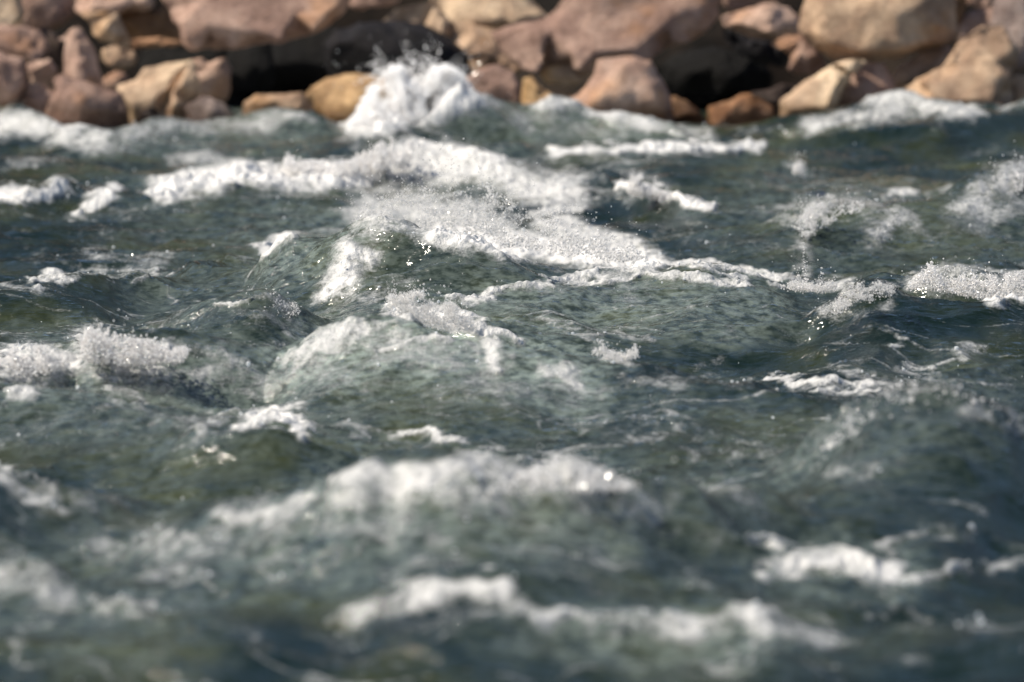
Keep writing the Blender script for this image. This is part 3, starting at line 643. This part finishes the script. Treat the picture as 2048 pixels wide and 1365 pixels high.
def splash(label, d, body, jets=(), dens=1.0, rb=(0.003, 0.011), seed=1, thick=0.10, fly=200, name='splash', mat=None, spread=22):
    """body: outline polygon in photo px of the dense froth at distance d; jets: (x0,y0,x1,y1,width px,count)"""
    rng = np.random.RandomState(seed); mat = mat or (M_SPRAY if d > 28 else M_FROTH)
    S = F / d; C = []; Rr = []
    P = np.array(body, float); area = 0.5 * abs(np.dot(P[:, 0], np.roll(P[:, 1], 1)) - np.dot(P[:, 1], np.roll(P[:, 0], 1)))
    n = int(area * 4.5 * dens)
    q = np.stack([rng.uniform(P[:, 0].min(), P[:, 0].max(), n * 4), rng.uniform(P[:, 1].min(), P[:, 1].max(), n * 4)], -1)
    ins = np.zeros(len(q), bool); j = len(P) - 1
    for i in range(len(P)):
        a, b = P[i], P[j]
        c = ((a[1] > q[:, 1]) != (b[1] > q[:, 1])) & (q[:, 0] < (b[0] - a[0]) * (q[:, 1] - a[1]) / (b[1] - a[1] + 1e-9) + a[0])
        ins ^= c; j = i
    q = q[ins][:n]
    nz = fbm(q[:, 0], q[:, 1], 1 / 34, 3, seed)                      # clumps and gaps
    top = (q[:, 1] - P[:, 1].min()) / np.ptp(P[:, 1])
    st = 1 - np.abs(fbm(q[:, 0] * 1.3 + nz * 12, q[:, 1] * .8, 1 / 24, 3, seed + 40)) * 3.2      # strings and torn sheets
    keep = rng.rand(len(q)) < np.clip(-0.35 + 1.5 * top ** 1.3 + nz * 1.3 + 0.8 * np.clip(st, -.5, 1), 0.01, 1)
    q = q[keep]; top = top[keep]
    q = q + rng.randn(*q.shape) * 3.0
    dd = rng.randn(len(q)) * thick * (0.35 + 0.65 * top)
    for (x, y), e in zip(q, dd): C.append(at_depth(x, y, d + e))
    Rr += list(0.5 * rb[0] + 0.55 * (rb[1] - rb[0]) * rng.rand(len(q)) ** 5)
    for x0, y0, x1, y1, wd, cnt in jets:
        cnt = max(8, int(cnt * .5))
        t = rng.rand(cnt) ** 1.3
        bend = math.sin(x0 + y1) * 10
        x = x0 + (x1 - x0) * t + bend * t * (1 - t) * 2 + rng.randn(cnt) * wd * (1.0 - .4 * t) * .6
        y = y0 + (y1 - y0) * t + rng.randn(cnt) * wd * (1.0 - .4 * t) * .6
        ez = rng.randn(1) * thick * .5
        for a, b, e in zip(x, y, rng.randn(cnt) * 0.012): C.append(at_depth(a, b, d + float(ez[0]) * 1 + e))
        Rr += list((0.5 * rb[0] + (rb[1] - rb[0]) * 0.45 * rng.rand(cnt) ** 4) * (1.1 - 0.3 * t))
    # loose droplets thrown clear
    cx, cy = P[:, 0].mean(), P[:, 1].min(); wx = np.ptp(P[:, 0])
    for k in range(int(fly * .45)):
        a = rng.normal(P[:, 0].mean(), np.ptp(P[:, 0]) * .26); b = cy + rng.rand() * np.ptp(P[:, 1]) * .6 - abs(rng.randn()) * spread
        C.append(at_depth(a + rng.randn() * spread * .6, b, d + rng.randn() * thick)); Rr.append(rng.uniform(0.0012, 0.0034))
    C = np.array(C); Rr = np.array(Rr) * (0.74 if d < 25 and d > 18 else 1.0)
    base = at_depth(cx, P[:, 1].max(), d)
    o = cloud(name, C - base, Rr, mat, rng)
    o.location = base
    return tag(o, label, 'splash', 'splashes thrown up by the rapids', 'stuff' if seed in (6, 25) else None)

splash('tall bright white plume in front of the near black boulder', 29.3,
       [(690,265),(715,225),(735,190),(750,160),(775,140),(790,130),(830,140),(870,130),(900,135),(925,150),(940,170),(950,185),(900,205),(850,235),(790,262),(740,275)],
       [(830 + 60 * math.sin(k * 1.7), 185, 830 + 115 * math.sin(-1.25 + k * 0.105) + 14 * math.sin(k * 5.1), 190 - (75 + 38 * math.sin(k * 2.3)) * math.cos(-1.0 + k * 0.085), 15 + 6 * (k % 3), 70 + 30 * (k % 4)) for k in range(26)],
       dens=.50, rb=(.005, .014), seed=3, fly=260, thick=.10, spread=30)
splash('wide glittering spray behind the crest of the central wave', 22.4,
       [(700,455),(715,430),(745,400),(790,385),(830,375),(870,378),(900,390),(940,380),(985,370),(1000,395),(1035,410),(1060,430),(1010,470),(900,475),(800,458)],
       [(870,400,840,330,5,60),(900,380,905,315,3,70),(965,370,958,320,3,60),(990,380,975,345,4,60),(750,420,760,345,4,70),(755,450,722,385,5,80),(1000,400,1025,378,8,90),(1070,430,1160,412,9,500),(720,450,700,400,5,80)],
       dens=.14, rb=(.0022, .009), seed=5, fly=900, thick=.16, spread=34)
splash('thin arc of droplets flung above the central spray', 22.2,
       [(874,345),(880,345),(884,350),(876,352)],
       [(840,385,875,330,3,40),(875,330,905,318,3,50),(905,318,935,306,2,50),(935,306,955,320,2,40),(955,320,972,350,3,45)], dens=.3, rb=(.002,.005), seed=6, fly=60, thick=.02, spread=34, name='droplet_arc')
splash('long white froth pouring down behind the central wave', 21.9,
       [(950,455),(1010,425),(1060,435),(1120,440),(1180,455),(1230,470),(1270,495),(1300,525),(1200,520),(1100,505),(1000,490)],
       [(1100,445,1110,425,8,80)], dens=.10, rb=(.003,.011), seed=7, fly=160, thick=.14, spread=12)
splash('small lilac white splash leaping at the centre of the river', 19.6,
       [(778,640),(775,600),(785,580),(810,590),(835,575),(850,600),(870,610),(895,600),(925,620),(945,645),(965,662),(900,660),(830,650)],
       [(785,630,772,560,4,140),(790,600,785,555,4,90),(815,600,830,560,5,100),(840,600,862,578,5,100),(850,590,812,565,4,60),(930,640,975,655,10,200)],
       dens=.75, rb=(.0016, .0062), seed=9, fly=160, thick=.05, spread=14)
splash('curling white spout on the left foam crest', 18.8,
       [(165,720),(163,690),(172,660),(190,640),(210,650),(225,668),(260,670),(290,680),(330,680),(380,700),(360,725),(250,730)],
       [(185,690,160,675,6,130),(200,660,192,636,6,120),(215,680,222,650,6,90),(170,700,158,678,4,60)],
       dens=.40, rb=(.002, .010), seed=11, fly=40, thick=.06, spread=10)
splash('ragged white foam tongues at the left edge', 18.8,
       [(-20,750),(-15,705),(10,712),(28,695),(60,705),(75,688),(100,700),(110,730),(130,720),(135,735),(60,755)],
       [(125,725,127,698,4,40),(30,710,28,690,6,60),(80,700,92,685,6,60)], dens=.42, rb=(.002,.010), seed=12, fly=40, thick=.06, spread=8)
splash('upright needle of water right of the central wave', 20.6,
       [(1560,575),(1590,560),(1620,570),(1640,560),(1680,572),(1640,582)],
       [(1612,560,1608,480,5,170),(1608,500,1605,465,2,30),(1635,565,1642,535,5,90),(1660,570,1672,552,6,80),(1595,555,1585,530,4,40)], dens=.6, rb=(.002,.008), seed=13, fly=45, thick=.05, spread=22, name='water_spout')
splash('broken spray on the far crest at right', 23.5,
       [(1590,450),(1610,415),(1650,400),(1700,405),(1740,400),(1720,420),(1680,430),(1640,460),(1610,480)],
       [(1610,440,1600,395,5,50),(1640,420,1632,390,5,40),(1780,450,1795,415,8,80),(1760,460,1748,490,8,70)], dens=.18, rb=(.003,.010), seed=14, fly=160, thick=.12, spread=26)
splash('sharp spikes of spray at the right edge above the swell', 24.3,
       [(1950,390),(1975,360),(2010,345),(2060,335),(2060,370),(2010,400),(1970,430)],
       [(1990,370,1992,320,5,90),(2030,345,2045,310,6,80),(1970,390,1960,350,6,60),(2010,420,1975,445,16,160)], dens=.28, rb=(.003,.010), seed=15, fly=170, thick=.12, spread=24)
splash('lumpy white froth behind the dark right hand peak', 20.6,
       [(1815,575),(1835,555),(1850,535),(1870,525),(1890,540),(1910,555),(1960,548),(2010,550),(2060,545),(2060,600),(1960,595),(1880,580)],
       [(1860,550,1870,520,10,140),(1890,560,1895,535,8,80)], dens=.34, rb=(.003,.010), seed=16, fly=90, thick=.10, spread=10)
splash('glassy crown of drops on the dark right hand peak', 19.8,
       [(1640,625),(1680,595),(1720,565),(1770,560),(1800,580),(1770,600),(1720,600),(1670,630)],
       [(1720,580,1722,556,6,60)], dens=.30, rb=(.0018,.006), seed=17, fly=60, thick=.05, spread=8)
splash('glassy crown of drops on the dark left hand peak', 20.1,
       [(485,610),(488,592),(510,598),(530,588),(548,580),(552,600),(590,605),(600,625),(560,640),(540,615),(500,615)],
       [(545,600,546,576,4,50),(500,600,488,590,4,40),(560,610,600,640,12,120)], dens=.50, rb=(.0016,.006), seed=18, fly=40, thick=.05, spread=8)
splash('small knot of clear drops below the centre right trough', 19.1,
       [(1185,710),(1190,685),(1205,682),(1215,700),(1250,705),(1270,690),(1275,712),(1240,725)], [], dens=.4, rb=(.002,.008), seed=19, fly=20, thick=.04, spread=5)
splash('white fan of foam on the long far roll', 26.3,
       [(560,340),(575,312),(600,318),(640,330),(700,325),(745,300),(770,285),(790,290),(830,282),(860,300),(800,330),(700,350)],
       [(575,330,572,308,6,30),(785,300,788,270,8,60)], dens=.20, rb=(.005,.016), seed=20, fly=30, thick=.1, spread=12)
splash('small blurred spout standing on the far right water', 26.0,
       [(1588,345),(1592,330),(1605,330),(1608,345)], [(1598,345,1598,305,9,80),(1599,320,1606,306,6,20)], dens=.6, rb=(.003,.009), seed=21, fly=2, thick=.03, spread=4, name='water_spout')
splash('little white spout on the thin foam line at centre right', 25.2,
       [(1240,380),(1260,355),(1280,350),(1290,375),(1340,390),(1420,412),(1380,412),(1290,390)], [(1272,375,1268,342,8,80),(1310,385,1312,355,5,30)], dens=.35, rb=(.004,.012), seed=22, fly=18, thick=.06, spread=10)
splash('blurred foam heads along the big near crest', 15.1,
       [(815,990),(815,940),(840,945),(900,915),(960,912),(1010,935),(1050,945),(1090,918),(1150,915),(1195,940),(1250,962),(1280,975),(1150,985),(1000,990)],
       [(1190,960,1200,935,8,40)], dens=.06, rb=(.004,.011), seed=23, fly=60, thick=.12, spread=14)
splash('blurred foam hump left of the big near crest', 15.2,
       [(640,1010),(670,975),(700,950),(735,935),(775,955),(800,985),(820,1030),(720,1040)],
       [(735,950,730,935,14,60)], dens=.11, rb=(.004,.012), seed=24, fly=40, thick=.1, spread=12)
splash('blurred crest of drops on the near right peak', 16.4,
       [(1640,900),(1700,815),(1800,765),(1900,770),(2020,825),(1900,800),(1770,805),(1690,890)], [(1900,800,2040,850,20,160),(1800,775,1900,780,10,50)], dens=.016, rb=(.003,.009), seed=25, fly=80, thick=.1, spread=26)

# loose drops and bubbles scattered over the moving surface
def spray():
    rng = np.random.RandomState(77)
    n0 = 200000
    m, n = RV['Z'].shape
    i = rng.randint(10, m - 4, n0); j = rng.randint(18, n - 18, n0)
    # even out over the area seen
    w_ = np.clip(0.006 + np.clip(RV['foam'][i, j] - .25, 0, 1) ** 1.2 * .55 + 0.025 * (pnoise(RV['X'][i, j] * 1.2, RV['Y'][i, j] * 1.2, 7) > .3), 0, 1)
    w_ = w_ * np.where(RV['Y'][i, j] > 19, 1, .6)
    k = rng.rand(n0) < w_ * .2
    i, j = i[k], j[k]
    C = np.stack([RV['X'][i, j], RV['Y'][i, j], RV['Z'][i, j]], -1).astype(float)
    r = 0.0014 + 0.0042 * rng.rand(len(C)) ** 3
    C[:, 2] += r * .5 + np.where(rng.rand(len(C)) < .15, rng.rand(len(C)) * 0.03, 0)
    o = cloud('spray', C, r, M_DROP, rng)
    tag(o, 'fine drops and bubbles scattered over the rapids', 'spray', kind='stuff')
    print('spray', len(C))
    # free flying drops high in the air over the dark gaps
spray()
print('verts', sum(len(o.data.vertices) for o in bpy.data.objects if o.type == 'MESH'))
